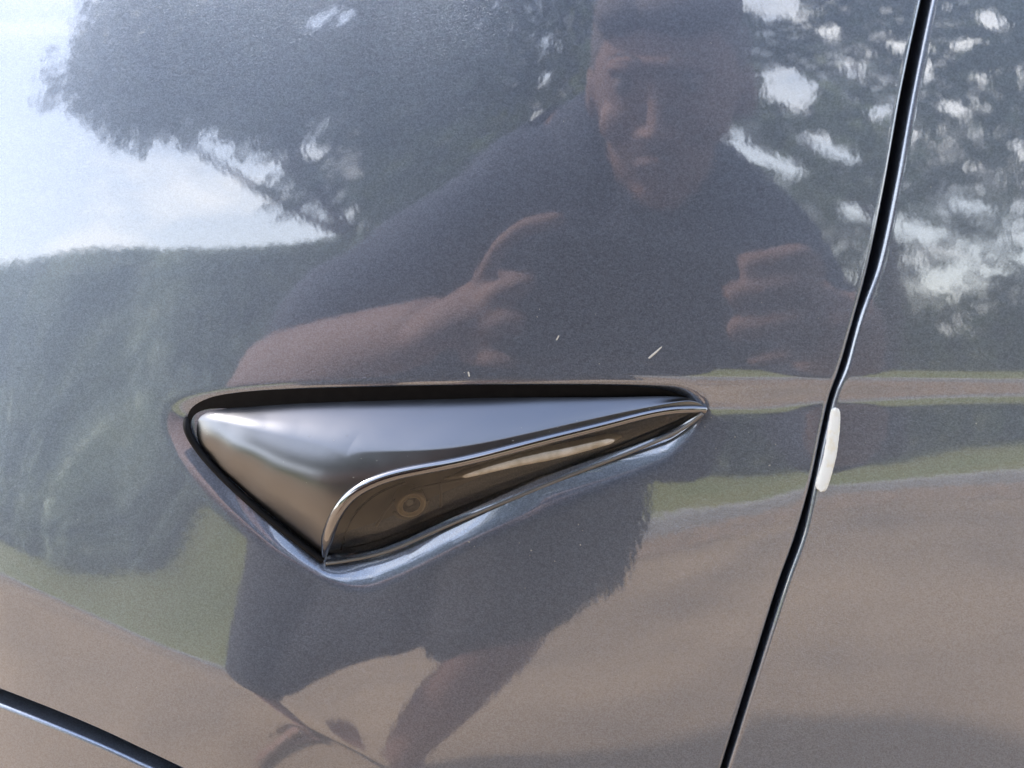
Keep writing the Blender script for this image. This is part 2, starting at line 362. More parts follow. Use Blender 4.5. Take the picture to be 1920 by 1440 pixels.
def pocket(X, Z):
    r = np.zeros(X.shape); b = (X > PO[:, 0].min() - .004) & (X < PO[:, 0].max() + .004) & (Z > PO[:, 1].min() - .004) & (Z < PO[:, 1].max() + .004)
    x, z = X[b], Z[b]; do = sdf(PO, x, z); di = -sdf(PI_, x, z)
    t = do / np.maximum(do + di, 1e-6); t = np.where(di < 0, 1.0, t); t = np.clip(t, -0.5, 1.0)
    # rounded lip, then an even wall
    w_ = .12; q = w_ * np.logaddexp(0, (t - .16) / w_)
    # shallow at the front corner, deeper along the top and the lower edge
    ft = np.clip((x - xl_) / .055, 0, 1); ft = ft * ft * (3 - 2 * ft); low = 1 / (1 + np.exp((z - zm_) / .006))
    rt_ = np.clip((x - xr_) / .045, 0, 1); te_ = np.clip((x - xe_) / .016, 0, 1); q = q * (.18 + .82 * ft) * (1 + low * (.40 - .92 * rt_)) * (1 - te_ * te_ * (3 - 2 * te_))
    fade = np.clip((do + .004) / .004, 0, 1); fade = fade * fade * (3 - 2 * fade)
    r[b] = POCKET * q * fade
    return r

def panel_grid(X, Z, with_pocket=False):
    Y = lookup(S, X, Z)
    if with_pocket: Y = Y + pocket(X, Z)
    return np.stack([X, Y, Z], -1)
def roll_edge(P, axis_out, r, flange, n=9, rr=None):     # P rows along the edge (k,3); direction outward in x-z
    o = np.asarray(axis_out, float); o = o / np.linalg.norm(o, axis=1, keepdims=True)
    e = .0005; gy = (lookup(S, P[:, 0] + o[:, 0] * e, P[:, 2] + o[:, 2] * e) - lookup(S, P[:, 0] - o[:, 0] * e, P[:, 2] - o[:, 2] * e)) / (2 * e)
    o = o + np.stack([0 * gy, gy, 0 * gy], 1); o /= np.linalg.norm(o, axis=1, keepdims=True)
    y = np.array([0., 1., 0.]); nin = y - o * (o @ y)[:, None]; nin /= np.linalg.norm(nin, axis=1, keepdims=True)
    out = [P + o * r * math.sin(f) + nin * r * (1 - math.cos(f)) for f in np.linspace(0, PI / 2, n + 1)[1:]]
    out += [out[-1] + nin * k for k in np.linspace(0, flange, 4)[1:]]
    return np.stack(out, 1)
def perp(P, sign):
    t = np.gradient(P, axis=0); t[:, 1] = 0; return np.stack([-t[:, 2], 0 * t[:, 0], t[:, 0]], 1) * sign

FE = [(1815, -420), (1768, -200), (1720, 0), (1683, 173), (1652, 347), (1620, 500), (1593, 600), (1567, 690), (1550, 738), (1537, 790), (1514, 900), (1486, 1000), (1454, 1090), (1404, 1250), (1345, 1440), (1282, 1640), (1190, 1950), (1130, 2250)]
DE = [(1862, -420), (1806, -200), (1759, 0), (1723, 173), (1690, 347), (1656, 500), (1620, 600), (1595, 690), (1576, 738), (1562, 790), (1538, 900), (1516, 1000), (1484, 1090), (1432, 1250), (1372, 1440), (1308, 1640), (1216, 1950), (1156, 2250)]
GB = [(-700, 1120), (-420, 1170), (-200, 1222), (0, 1288), (333, 1432), (600, 1585), (800, 1760), (950, 1980), (1030, 2250)]
def curve_x_of_z(px):
    x, z = sv_([p[0] for p in px], [p[1] for p in px]); o = np.argsort(z); return lambda Z: pchip(z[o], x[o], Z)
def curve_z_of_x(px):
    x, z = sv_([p[0] for p in px], [p[1] for p in px]); o = np.argsort(x); return lambda X: pchip(x[o], z[o], X)
fe, de, gb = curve_x_of_z(FE), curve_x_of_z(DE), curve_z_of_x(GB)

car = empty('car', (0, 0.0, 0)); tag(car, 'dark grey metallic car seen close at its front wing, with a chrome wedge camera pod', 'car')

# wing: columns measured from the shut line, rows from the top down to the wheel arch gap
z1 = sv_(700., 1060.)[1]; z0 = 1.12
A = np.concatenate([np.linspace(0, .012, 26), np.linspace(.012, .30, 560)[1:], np.linspace(.30, .92, 200)[1:]])
zt = sv_(700., -20.)[1]
ZR = np.concatenate([np.linspace(z0, zt, 60), np.linspace(zt, z1, 500)[1:]])
Q = np.linspace(0, 1, 230)[1:]
rows = []
Xr = fe(ZR)[:, None] - A[None, :]; Zr = np.repeat(ZR[:, None], len(A), 1)
# below z1 each row keeps its share of the way to the arch line
xg = Xr[-1]
Lx = gb(xg)
Zq = z1 + (Lx - z1)[None, :] * Q[:, None]
sh = fe(Zq[:, 0]) - fe(np.array([z1]))               # follow the shut line down
wgt = np.exp(-A / .12)[None, :]
Xq = xg[None, :] + wgt * (fe(Zq) - fe(np.array([z1])))
Zq = z1 + (gb(Xq) - z1) * Q[:, None]
X = np.concatenate([Xr, Xq]); Z = np.concatenate([Zr, Zq])
X[:, 0] = fe(Z[:, 0])
P = panel_grid(X, Z, True)[:, ::-1]                # columns now left to right
R = roll_edge(P[:, -1], perp(P[:, -1], 1.0), .0013, .009)
if (R[:, 3, 0] - P[:, -1, 0]).mean() < 0: R = roll_edge(P[:, -1], perp(P[:, -1], -1.0), .0013, .009)
P = np.concatenate([P, R], 1)
o = perp(P[-1], 1.0)
if o[:, 2].mean() > 0: o = -o
Bt = roll_edge(P[-1], o, .0013, .009)
P = np.concatenate([P, Bt.transpose(1, 0, 2)], 0)
wing = grid_mesh('front_wing', P, M['paint'], car, flip=False)

# door
ZD = np.concatenate([np.linspace(z0, zt, 40), np.linspace(zt, sv_(1500., 1460.)[1], 420)[1:], np.linspace(sv_(1500., 1460.)[1], .36, 60)[1:]])
AD = np.concatenate([np.linspace(0, .08, 130), np.linspace(.08, 1.15, 240)[1:]])
X = de(ZD)[:, None] + AD[None, :]; Z = np.repeat(ZD[:, None], len(AD), 1)
P = panel_grid(X, Z)
o = perp(P[:, 0], 1.0)
if o[:, 0].mean() > 0: o = -o
R = roll_edge(P[:, 0], o, np.interp(P[:, 0, 2], [.66, .90], [.0012, .0018])[:, None], .009, n=12)[:, ::-1]
door = grid_mesh('front_door', np.concatenate([R, P], 1), M['paint'], car)

# moulding round the wheel arch
XM = np.linspace(-.85, sv_(1000., 2150.)[0], 420)
off = sv_(0., 1288.)[1] - sv_(0., 1326.)[1]
Zm0 = gb(XM) - off
gr = np.gradient(gb(XM), XM); nrm = np.sqrt(1 + gr**2)
rr_ = np.concatenate([np.linspace(0, .03, 60), np.linspace(.03, .065, 20)[1:]])
Zm = Zm0[None, :] - rr_[:, None] * nrm[None, :]; Xm = np.repeat(XM[None, :], len(rr_), 0)
P = panel_grid(Xm, Zm); P[:, :, 1] -= .0006
o = perp(P[0], 1.0)
if o[:, 2].mean() < 0: o = -o
R = roll_edge(P[0], o, .0013, .009, n=10).transpose(1, 0, 2)[::-1]
arch = grid_mesh('wheel_arch_moulding', np.concatenate([R, P], 0), M['paint'], car)

# black seals at the bottom of the shut lines
zz = np.linspace(1.12, .36, 200); fx, dx_ = fe(zz), de(zz)
Gs = np.stack([np.stack([fx - .006 + (dx_ - fx + .012) * k, lookup(S, fx, zz) + .0075 + .001 * math.sin(k * PI), zz], -1) for k in np.linspace(0, 1, 6)], 1)
seal = grid_mesh('door_seal', Gs, M['rubber_and_shade'], car)
xx = np.linspace(-.85, XM[-1], 200)
Gs = np.stack([np.stack([xx, lookup(S, xx, gb(xx)) + .0075, gb(xx) + .006 * (1 - 2 * k) - off * 1.0 * k], -1) for k in np.linspace(0, 1, 6)], 1)
grid_mesh('arch_seal', Gs, M['rubber_and_shade'], car)

# ---------------------------------------------------------------- the camera pod
def lift(c):                  # (u, v, p mm in front of the body side) -> world points
    c = np.atleast_2d(np.asarray(c, float)); y = np.zeros(len(c)) ; p = c[:, 2] / 1000
    for _ in range(8):
        q = at(c[:, 0], c[:, 1], y); y = lookup(S, q[:, 0], q[:, 2]) - p
    return at(c[:, 0], c[:, 1], y)
tT = [0, .03, .10, .20, .36, .52, .70, .86, .95, 1]
cT = [(351, 783, -4), (368, 770, -3), (430, 760, -3), (520, 755, -3), (690, 750, -3), (850, 747, -3), (1030, 745, -2.1), (1190, 744, -1.1), (1296, 747, -.9), (1319, 762, -2)]
tA = [0, .05, .14, .25, .36, .42, .48, .53, .58, .66, .76, .86, .94, .98, 1]
cA = [(351, 787, -4), (385, 785, 0), (470, 795, 4), (560, 811, 7.5), (625, 822.5, 9.4), (655, 827.5, 10.1), (682, 831.5, 10.6), (712, 834.5, 10.9), (750, 836.5, 11), (850, 832.5, 11), (1000, 806, 9), (1150, 774, 6), (1255, 754, 4.2), (1306, 752, 2.5), (1323, 764, -1)]
tB = [0, .06, .14, .25, .36, .42]
cL = [(351, 793, -5), (362, 825, -5), (397, 872, -5), (455, 927, -5), (530, 990, -5), (607, 1050, -4)]
tR = [.42, .445, .48, .53, .58, .66, .76, .86, .94, .98, 1]
cB = [(607, 1050, -4), (617, 1000, 3), (640, 950, 8), (683, 912, 11), (740, 890, 12.2), (850, 868, 12.0), (1010, 828, 9.8), (1150, 793, 6.5), (1260, 769, 4.4), (1309, 767, 2.0), (1323, 768, -1.5)]
NT = 360
ts = np.linspace(0, 1, NT)
T_ = spline(cT, ts, tT); A_ = spline(cA, ts, tA)
LB = np.where((ts <= .42)[:, None], spline(cL, np.minimum(ts, .42), tB), spline(cB, np.maximum(ts, .42), tR))
ts_B = np.linspace(.42, 1, 220); Bc = spline(cB, ts_B, tR)
wT, wA, wB = lift(T_), lift(A_), lift(LB)
pod = empty('side_camera_pod', (0, 0, 0)); pod.parent = car; pod['label'] = 'wedge shaped satin chrome camera pod set in a pocket of the wing'
# front face: one smooth pressed form through these (u, v, mm) heights
FC = [(352, 792, -4), (372, 786, -1), (385, 785, 0), (385, 800, 1.4), (385, 822, 2.2), (383, 842, 0), (388, 860, -4.5), (430, 790, 2.2), (430, 812, 4.2), (430, 838, 5.6), (430, 862, 5.2), (430, 886, 2.2), (432, 908, -4.5),
      (500, 799, 5.1), (500, 825, 7.5), (500, 850, 8.9), (500, 880, 9.3), (500, 910, 8.2), (500, 940, 4.5), (502, 967, -4.5), (560, 811, 7.1), (560, 900, 11.8), (560, 960, 9.0), (562, 1015, -4.5),
      (610, 820, 8.5), (610, 850, 11.0), (610, 880, 12.8), (610, 915, 13.3), (608, 950, 12.3), (604, 985, 9.4), (600, 1018, 3.5), (606, 1050, -4.5),
      (655, 827, 9.6), (655, 855, 11.7), (655, 885, 13.0), (655, 915, 13.4), (642, 950, 12.6), (626, 980, 10.0), (616, 1010, 5.5), (700, 833, 10.3), (700, 863, 12.0), (700, 900, 13.2), (750, 836, 10.6), (750, 862, 11.7), (750, 888, 12.6), (800, 835, 10.6), (800, 876, 12.2),
      (850, 832, 10.2), (850, 867, 11.4), (930, 820, 8.6), (930, 849, 9.6), (1010, 804, 6.7), (1010, 828, 7.5), (1080, 789, 4.8), (1080, 811, 5.5), (1150, 774, 3.2), (1150, 793, 3.8), (1210, 761, 2.2), (1210, 779, 2.7), (1260, 753, 1.7), (1260, 769, 2.1), (1306, 752, 1.5), (1309, 767, 1.5), (1323, 766, -.6)]
FCa = np.array(FC, float)
def tps_fit(P, lam=2200.0):
    X_ = P[:, :2] / 100; n = len(X_); r2 = ((X_[:, None] - X_[None])**2).sum(-1); K = np.where(r2 > 0, r2 * np.log(r2 + 1e-12), 0) * .5 + np.eye(n) * lam * 1e-4
    Q_ = np.concatenate([np.ones((n, 1)), X_], 1); A = np.block([[K, Q_], [Q_.T, np.zeros((3, 3))]]); w_ = np.linalg.solve(A, np.concatenate([P[:, 2], np.zeros(3)])); return X_, w_
TX, TW = tps_fit(FCa)
def fp(uv):
    q = np.asarray(uv, float)[..., :2] / 100; r2 = ((q[..., None, :] - TX)**2).sum(-1); K = np.where(r2 > 0, r2 * np.log(r2 + 1e-12), 0) * .5
    return K @ TW[:-3] + TW[-3] + q @ TW[-2:]
A_[:, 2] = fp(A_); wA = lift(A_)
mB = ts > .42
LB[mB, 2] = np.where(ts[mB] < .99, fp(LB[mB]), LB[mB, 2]); Bc[:, 2] = fp(Bc)
sm = lambda a: np.clip(a, 0, 1)**2 * (3 - 2 * np.clip(a, 0, 1)); kr = .11 + .12 * sm((ts - .3) / .4)
def Fs(k):                    # row k (0 ridge .. 1 lower border) of the front face
    uv = A_[:, :2] * (1 - k)[:, None] + LB[:, :2] * k[:, None]; p = fp(uv)
    e = np.clip((k - .93) / .07, 0, 1) * (~mB); p = p * (1 - e) + np.minimum(p, LB[:, 2]) * e
    return lift(np.concatenate([uv, p[:, None]], 1))
ra_ = (.32 + .26 * sm((ts - .35) / .5))[:, None]; a1 = wA + (wT - wA) * ra_; b1 = Fs(kr); rowsP = []
for k in np.linspace(0, 1, 14)[:-1]: rowsP.append(wT + (a1 - wT) * k)
for k in np.linspace(0, 1, 18)[:-1]: rowsP.append((1 - k)**2 * a1 + 2 * k * (1 - k) * wA + k * k * b1)
for k in np.linspace(0, 1, 56): rowsP.append(Fs(kr + (1 - kr) * k))
H = np.stack(rowsP, 0)
housing = grid_mesh('housing', H, M['chrome'], pod)
wBc = lift(Bc)
rad = .0021 * (1 - .42 * np.linspace(0, 1, 220)) * np.clip(np.linspace(0, 1, 220) / .05 + .3, 0, 1)
wBc = lift(Bc); bead = wBc.copy(); bead[:, 1] -= .0004
tube('rim', bead, rad, M['bright'], pod, 16)
cE = [(607, 1052, -5), (640, 1048, -7), (700, 1037, -7), (800, 1000, -7), (900, 957, -7), (1000, 916, -7), (1100, 876, -6.5), (1240, 820, -5), (1290, 793, -4), (1319, 769, -2)]
tE = [0, .05, .12, .27, .42, .56, .70, .88, .95, 1]
tb = np.linspace(0, 1, 220)
E_ = lift(spline(cE, tb, tE))
def cover(off, n=26, drop=0.0):
    Bm = wBc.copy(); r = []
    for k in np.linspace(0, 1, n):
        kk = k
        mid = (Bm + E_) / 2 + np.array([0, -.0035, -.0018]) * np.sin(PI * np.linspace(0, 1, 220))[:, None]**.5
        p = (1 - kk)**2 * Bm + 2 * kk * (1 - kk) * mid + kk * kk * E_
        p = p + np.array([0, off, off * .3]); r.append(p)
    return np.stack(r, 0)
glass = bpy.data.materials.new('smoked_cover'); glass.use_nodes = True; t = glass.node_tree; t.nodes.clear()
tr = N(t, 'ShaderNodeBsdfTransparent'); tr.inputs['Color'].default_value = (.66, .65, .62, 1); gl = N(t, 'ShaderNodeBsdfGlossy'); gl.inputs['Roughness'].default_value = .03; gl.inputs['Color'].default_value = (.95, .96, .97, 1)
fr = N(t, 'ShaderNodeFresnel', ins={'IOR': 1.56}); mxs = N(t, 'ShaderNodeMixShader'); oo = N(t, 'ShaderNodeOutputMaterial')
t.links.new(fr.outputs[0], mxs.inputs[0]); t.links.new(tr.outputs[0], mxs.inputs[1]); t.links.new(gl.outputs[0], mxs.inputs[2]); t.links.new(mxs.outputs[0], oo.inputs['Surface'])
grid_mesh('lens_cover', cover(.0), glass, pod)
grid_mesh('inner_tray', cover(.0075), M['tray'], pod)

# black strips round the pod, colouring in the shade of its gap
g1 = lift(spline([(607, 1052, -2.2), (530, 993, -2.0), (452, 927, -1.4), (398, 874, -.9), (361, 826, -.6), (350, 792, -.8), (362, 770, -4), (430, 755, -5), (560, 744, -5), (800, 738, -5), (1100, 734, -5), (1240, 734, -5), (1290, 740, -4)], 200))
kk = np.linspace(0, 1, 200)
tube('gap_shade_tube', g1, .0012 + .0010 * np.clip((kk - .42) / .1, 0, 1) * np.clip((1.02 - kk) / .1, 0, 1), M['rubber_and_shade'], pod, 14)
ga = lift(spline([(350, 790, -.6), (355, 771, -.5), (376, 753, -.3), (430, 738, -.2), (560, 729, -.1), (800, 723, -.1), (1080, 721.5, -.1), (1200, 725, -.1), (1262, 735, -.2), (1290, 745, -.6)], 160))
gb_ = lift(spline([(366, 803, -1.4), (376, 786, -1.5), (398, 775, -1.7), (440, 768, -2.0), (560, 761, -2.6), (800, 754, -3.4), (1080, 751, -3.4), (1235, 750, -3.4), (1275, 750, -3), (1290, 748, -2)], 160))
grid_mesh('gap_shade', np.stack([ga * (1 - k) + gb_ * k for k in np.linspace(0, 1, 8)]), M['rubber_and_shade'], pod)  # black ribbon in place of the shadow line above the housing

# gaps: x, z on the plane 10 m away, half widths, tilt
GAPS_DATA = [
 (-9.0, 3.7, 4.6, .62, -6), (-13.5, 5.0, 3.0, 1.9, 0), (-7.6, 4.3, 1.3, .7, 20), (-5.6, 4.2, 1.0, .20, 4), (-5.1, 3.0, 1.55, .42, -4), (-14.6, 9.0, 2.6, 3.6, 14),
 (-6.2, 7.6, .35, .25, 0), (-5.6, 6.6, .42, .2, 0), (-5.0, 6.5, .22, .2, 0), (-1.55, 4.15, .16, .14, 0), (-1.55, 3.45, .2, .12, 10),
 (2.85, 3.95, .42, .42, 0), (2.55, 2.72, .62, .16, -14), (3.2, 3.05, .5, .13, -20), (3.9, 2.2, .9, .12, -8), (2.2, 3.0, .12, .25, 0), (2.7, 5.6, .55, .45, 0),
 (3.7, 4.3, .16, .2, 0), (3.9, 3.6, .3, .1, 20), (4.3, 4.8, .2, .16, 0), (3.4, 5.0, .18, .14, 0), (4.2, 3.3, .22, .1, 30), (5.2, 4.9, .35, .12, 30), (5.6, 5.4, .2, .22, 0), (6.0, 4.1, .22, .5, 10), (4.9, 3.75, .2, .12, 0), (4.6, 4.3, .12, .22, 0), (5.7, 3.3, .14, .12, 0), (5.1, 3.0, .2, .08, 0), (4.5, 2.15, .3, .09, 0), (6.3, 2.6, .2, .12, 0), (4.7, 1.35, .3, .08, 0), (5.6, 1.2, .35, .09, 5), (5.0, 2.5, .25, .1, 0), (5.9, 2.2, .2, .09, 0), (6.6, 3.4, .2, .2, 0), (5.3, 4.3, .16, .12, 0), (-3.0, 5.9, .2, .12, 0), (5.5, 1.6, .2, .1, 0),
]
def _lobes(pts, y, ry=2.2): return [(a, y + ((i * 37) % 7 - 3) * .35, b, rx, ry, rz) for i, (a, b, rx, rz) in enumerate(pts)]
TREES = [
 (_lobes([(-6.8,7.0,2.6,1.6),(-9.7,6.9,1.5,1.3),(-8.6,7.6,2.0,1.5),(-6.0,5.6,2.2,1.4),(-4.2,5.2,2.2,1.9),(-4.4,7.0,2.4,1.6),(-2.4,6.6,2.0,1.9),(-4.9,3.66,1.5,.24),(-3.0,3.0,1.0,1.2),(-2.9,2.0,1.2,1.0),(-8.0,6.2,1.6,1.2),(-3.0,4.4,1.7,1.2),(-11.0,8.0,1.0,.9),(-10.7,6.8,1.3,.75),(-9.4,5.9,1.2,.5)], -10), (-1.9,-10.5,.1), 'large blue green tree whose crown reaches over the open sky', 'leafd', .13, 36),
 (_lobes([(-1.6,3.6,1.7,1.6),(-.4,5.6,2.0,2.0),(-2.6,3.0,1.5,.9),(.6,3.4,1.5,1.6),(-1.8,2.2,1.8,1.0),(.8,6.2,1.8,1.6)], -10.5, 1.5), (-1.2,-10.8,.1), 'small bright green tree between the two large trees', 'leaf', .13, 60),
 (_lobes([(2.6,4.4,1.8,2.2),(4.6,5.0,2.0,2.4),(3.4,6.4,2.4,1.5),(2.4,2.7,1.4,1.2),(4.2,2.8,1.6,1.3),(6.2,3.6,1.6,2.0)], -10, 1.7), (3.9,-10.2,.1), 'airy tree with many sky gaps to the right of the photographer', 'leafd', .11, 40),
 (_lobes([(8.2,5.0,2.4,2.6),(7.0,6.2,2.4,1.8),(10.4,4.6,2.4,2.6),(9.4,6.4,2.4,1.8)], -10.6, 1.9), (8.6,-10.8,.1), 'round crowned tree at the right end of the row', 'leaf', .14, 24),
 (_lobes([(-24,3.6,2.4,2.0),(-27,4.0,3.0,2.2),(-22.4,2.8,1.6,1.4)], -12), (-25,-12,.1), 'low far tree at the left end of the row', 'leafd', .18, 16),
 (_lobes([(14,5,3.4,3.4),(18,4.8,3.6,3.4),(16,7.0,3.4,2.2)], -13), (16,-13,.1), 'broad dark tree farthest to the right', 'leafd', .22, 12),
]
BUSHES = []
_hs = [2.5,2.6,2.7,2.75,2.7,2.6,2.5,2.4,2.3,2.2,2.0,1.9,1.85,1.8,1.9,2.1,2.3,2.6,2.8]
_adj = ['tallest','dense','rounded','blue green','leafy','ragged','low','pale','dark','bright','broad','narrow','twiggy','spreading','shaggy','bulging','sloping','clipped','loose']
for _i in range(19):
    BUSHES.append((-18.5 + 1.9 * _i, -11.3 - .25 * (_i % 3), _hs[_i] * 1.35 if _i < 9 else _hs[_i] * 1.15, 2.1, _adj[_i] + ' bush in the long hedge across the road', 'leafp' if _i < 8 else 'leafd' if _i % 3 else 'leaf'))
_adj2 = ['far', 'deep green', 'heavy', 'thick', 'woolly', 'crowded', 'soft', 'hazy', 'plump']
for _i in range(9):
    BUSHES.append((-19.0 + 1.95 * _i, -12.9, 4.4, 2.2, _adj2[_i] + ' bush in the second row behind the clipped hedge', 'leafp'))

sheet('kerb', -120, 120, KY - .16, KY, 0.12, M['kerb'])
kf = grid_mesh('kerb_face', np.array([[[-120, KY, -.1], [120, KY, -.1]], [[-120, KY, .12], [120, KY, .12]]], float), M['kerb']); tag(kf, kind='structure')
sheet('road_edge', -120, 120, KY, KY + .75, 0.005, M['dirt'])
sheet('grass_verge', -150, 150, -200, KY - .16, 0.11, M['grass'], 80, 60, .0)

# ---------------------------------------------------------------- trees and hedge across the road
rng = np.random.default_rng(7)
ORI = np.array([0.0, 0.0, 0.82])
GAPS = GAPS_DATA
def open_sky(P):              # where the crowns leave the sky open (gap centres 10 m across the road)
    k = 10.0 / np.maximum(-P[:, 1], .1); gx = P[:, 0] * k; gz = .82 + (P[:, 2] - .82) * k; r = np.zeros(len(P), bool)
    wob = .16 * np.sin(gx * 5.1 + gz * 3.3) + .13 * np.sin(gx * 11.7 - gz * 9.1) + .08 * np.sin(gz * 23 + gx * 17)
    for cx, cz, rx, rz, rot in GAPS:
        c, s = math.cos(math.radians(rot)), math.sin(math.radians(rot)); a = (gx - cx) * c + (gz - cz) * s; b = -(gx - cx) * s + (gz - cz) * c
        r |= (a / rx)**2 + (b / rz)**2 < (1 + wob - .35 * rng.random(len(P))**2)**2
    return r
def leaf_cloud(lobes, size, per_m3, open_=True, clipped=False):
    out = []
    for cx, cy, cz, rx, ry, rz in lobes:
        n = int(per_m3 * 4.0 * rx * ry * rz * 4.2)
        d = rng.normal(size=(n, 3)); d /= np.linalg.norm(d, axis=1, keepdims=True); d *= (rng.random((n, 1))**(1 / 2.2))
        d *= 1 + .13 * np.sin(d[:, :1] * 9 + cx) * np.cos(d[:, 2:] * 8 + cz)
        out.append(np.array([cx, cy, cz]) + d * np.array([rx, ry, rz]))
    P = np.concatenate(out)
    if open_: P = P[~open_sky(P)]
    P = P[P[:, 2] > .1]
    if clipped:                                  # the hedge is cut level along its top
        k = 10.0 / -P[:, 1]; P = P[(.82 + (P[:, 2] - .82) * k < 2.32 - .083 * P[:, 0] * k + .05 * rng.random(len(P))) | (P[:, 0] > -1)]
    # clumps: drop leaves in the hollows between twigs
    q = np.sin(P[:, 0] * 2.9 + 1.3 * np.sin(P[:, 2] * 2.1)) * np.sin(P[:, 1] * 2.7 + 1) * np.sin(P[:, 2] * 3.1 + P[:, 0])
    P = P[(q > -.45) | (rng.random(len(P)) < .35)]
    n = len(P); a = rng.normal(size=(n, 3)); a /= np.linalg.norm(a, axis=1, keepdims=True); b = np.cross(a, rng.normal(size=(n, 3))); b /= np.linalg.norm(b, axis=1, keepdims=True)
    s = size * .72 * (.6 + .8 * rng.random((n, 1)))
    V = np.stack([P - a * s, P + b * s * .5, P + a * s, P - b * s * .5], 1).reshape(-1, 3)
    return V, np.arange(4 * n).reshape(n, 4)
def tree(lobes, foot, label, m, size=.13, dens=26, group='trees across the road', name='broadleaf_tree', r0=.17, n_limbs=7):
    t = empty(name, foot); tag(t, label, 'tree', group)
    V, F = leaf_cloud(lobes, size, dens)
    link_mesh('crown', raw_mesh("crown", V, F), M[m], t, smooth=False)
    c = np.mean([[l[0], l[1], l[2]] for l in lobes], axis=0); f = np.array(foot, float)
    z = np.linspace(0, 1, 12)[:, None]; bend = np.concatenate([.15 * np.sin(z * 5), .1 * np.cos(z * 4), 0 * z], 1)
    tube('trunk', f + (c - f) * z + bend * z, r0 * (1.15 - .9 * z[:, 0]), M['bark'], t, 10)
    for i, l in enumerate(lobes[:n_limbs]):
        s = f + (c - f) * (.35 + .5 * rng.random()); e = np.array(l[:3]); k = np.linspace(0, 1, 8)[:, None]
        tube('limb', s + (e - s) * k + np.array([0, 0, -.5]) * (k * (1 - k)), r0 * .42 * (1.05 - k[:, 0]), M['bark'], t, 7)
    return t
for args in TREES: tree(*args)
for i, (x, y, h, wdt, lab, mm) in enumerate(BUSHES):
    lob = [(x + rng.uniform(-.35, .35) * wdt, y + rng.uniform(-.5, .5), h * q, wdt * rng.uniform(.45, .62), .8, h * .36) for q in (.25, .5, .66)] + [(x + wdt * .5, y, h * .33, wdt * .5, .8, h * .36), (x - wdt * .5, y - .2, h * .33, wdt * .5, .8, h * .36)]
    b = empty('hedge_bush', (x, y, .11)); tag(b, lab, 'bush', 'bushes in the hedge across the road')
    V, F = leaf_cloud(lob, .10, 190 if mm == 'leafp' else 85, False, True); link_mesh('foliage', raw_mesh('foliage', V, F), M[mm], b, smooth=False)
    for k in range(3):
        q = np.linspace(0, 1, 6)[:, None]; tube('stem', np.array([x, y, .1]) + np.array([(k - 1) * .35 * wdt, 0, h * .6]) * q, .03 * (1.2 - q[:, 0]), M['bark'], b, 6)

# ---------------------------------------------------------------- the photographer, bending towards the car with the phone
def tube_vf(P, r, k=20, flat=1.0, ref=(0.02, 1.0, 0.03), dense=6, rr2=None):
    P = np.asarray(P, float); t = np.concatenate([[0], np.cumsum(np.linalg.norm(np.diff(P, axis=0), axis=1))])
    q = np.linspace(0, t[-1], (len(P) - 1) * dense + 1)
    C = np.stack([pchip(t, P[:, i], q) for i in range(3)], 1); R_ = pchip(t, np.asarray(r, float), q)
    T = np.gradient(C, axis=0); T /= np.linalg.norm(T, axis=1, keepdims=True)
    rf = np.array(ref, float); U = np.cross(T, rf); U /= np.linalg.norm(U, axis=1, keepdims=True); W = np.cross(T, U)
    # half-sphere ends
    ring = []; an = np.linspace(0, 2 * PI, k, endpoint=False)
    for s, i in ((-1, 0), (1, -1)):
        e = [(C[i] + T[i] * s * R_[i] * math.sin(f) * .9, R_[i] * max(math.cos(f), .02), i) for f in (np.linspace(PI/2, .3, 4) if s < 0 else np.linspace(.3, PI/2, 4))]
        ring.append(e)
    allr = [(c, r0, U[i], W[i]) for c, r0, i in ring[0]] + [(C[i], R_[i], U[i], W[i]) for i in range(len(C))] + [(c, r0, U[i], W[i]) for c, r0, i in ring[1]]
    V = np.concatenate([c + r0 * (u * np.cos(an)[:, None] + w_ * flat * np.sin(an)[:, None]) for c, r0, u, w_ in allr])
    n = len(allr); idx = np.arange(n * k).reshape(n, k); idx = np.concatenate([idx, idx[:, :1]], 1)
    F = np.stack([idx[:-1, :-1], idx[1:, :-1], idx[1:, 1:], idx[:-1, 1:]], -1).reshape(-1, 4)
    # close the tips with a centre fan written as degenerate-free quads
    return V, np.concatenate([F, np.array([[0, i, i + 1, i + 2] for i in range(1, k - 2, 2)]), np.array([[(n-1)*k, (n-1)*k+i+2, (n-1)*k+i+1, (n-1)*k+i] for i in range(1, k - 2, 2)])])
def ball_vf(c, r, axes=None, n=20):
    th = np.linspace(.02, PI - .02, n); ph = np.linspace(0, 2 * PI, 2 * n, endpoint=False)
    D_ = np.stack([np.sin(th)[:, None] * np.cos(ph), np.sin(th)[:, None] * np.sin(ph), np.cos(th)[:, None] * np.ones(2 * n)], -1)
    V = D_ * np.asarray(r, float) * (1.0 if axes is None else HS); A_x = np.eye(3) if axes is None else np.asarray(axes)
    V = V @ A_x + np.asarray(c, float); k = 2 * n; idx = np.arange(n * k).reshape(n, k); idx = np.concatenate([idx, idx[:, :1]], 1)
    F = np.stack([idx[:-1, :-1], idx[1:, :-1], idx[1:, 1:], idx[:-1, 1:]], -1).reshape(-1, 4)
    F = np.concatenate([F, np.array([[0, i, i+1, i+2] for i in range(1, k - 2, 2)]), np.array([[(n-1)*k, (n-1)*k+i+2, (n-1)*k+i+1, (n-1)*k+i] for i in range(1, k - 2, 2)])])
    return V.reshape(-1, 3), F
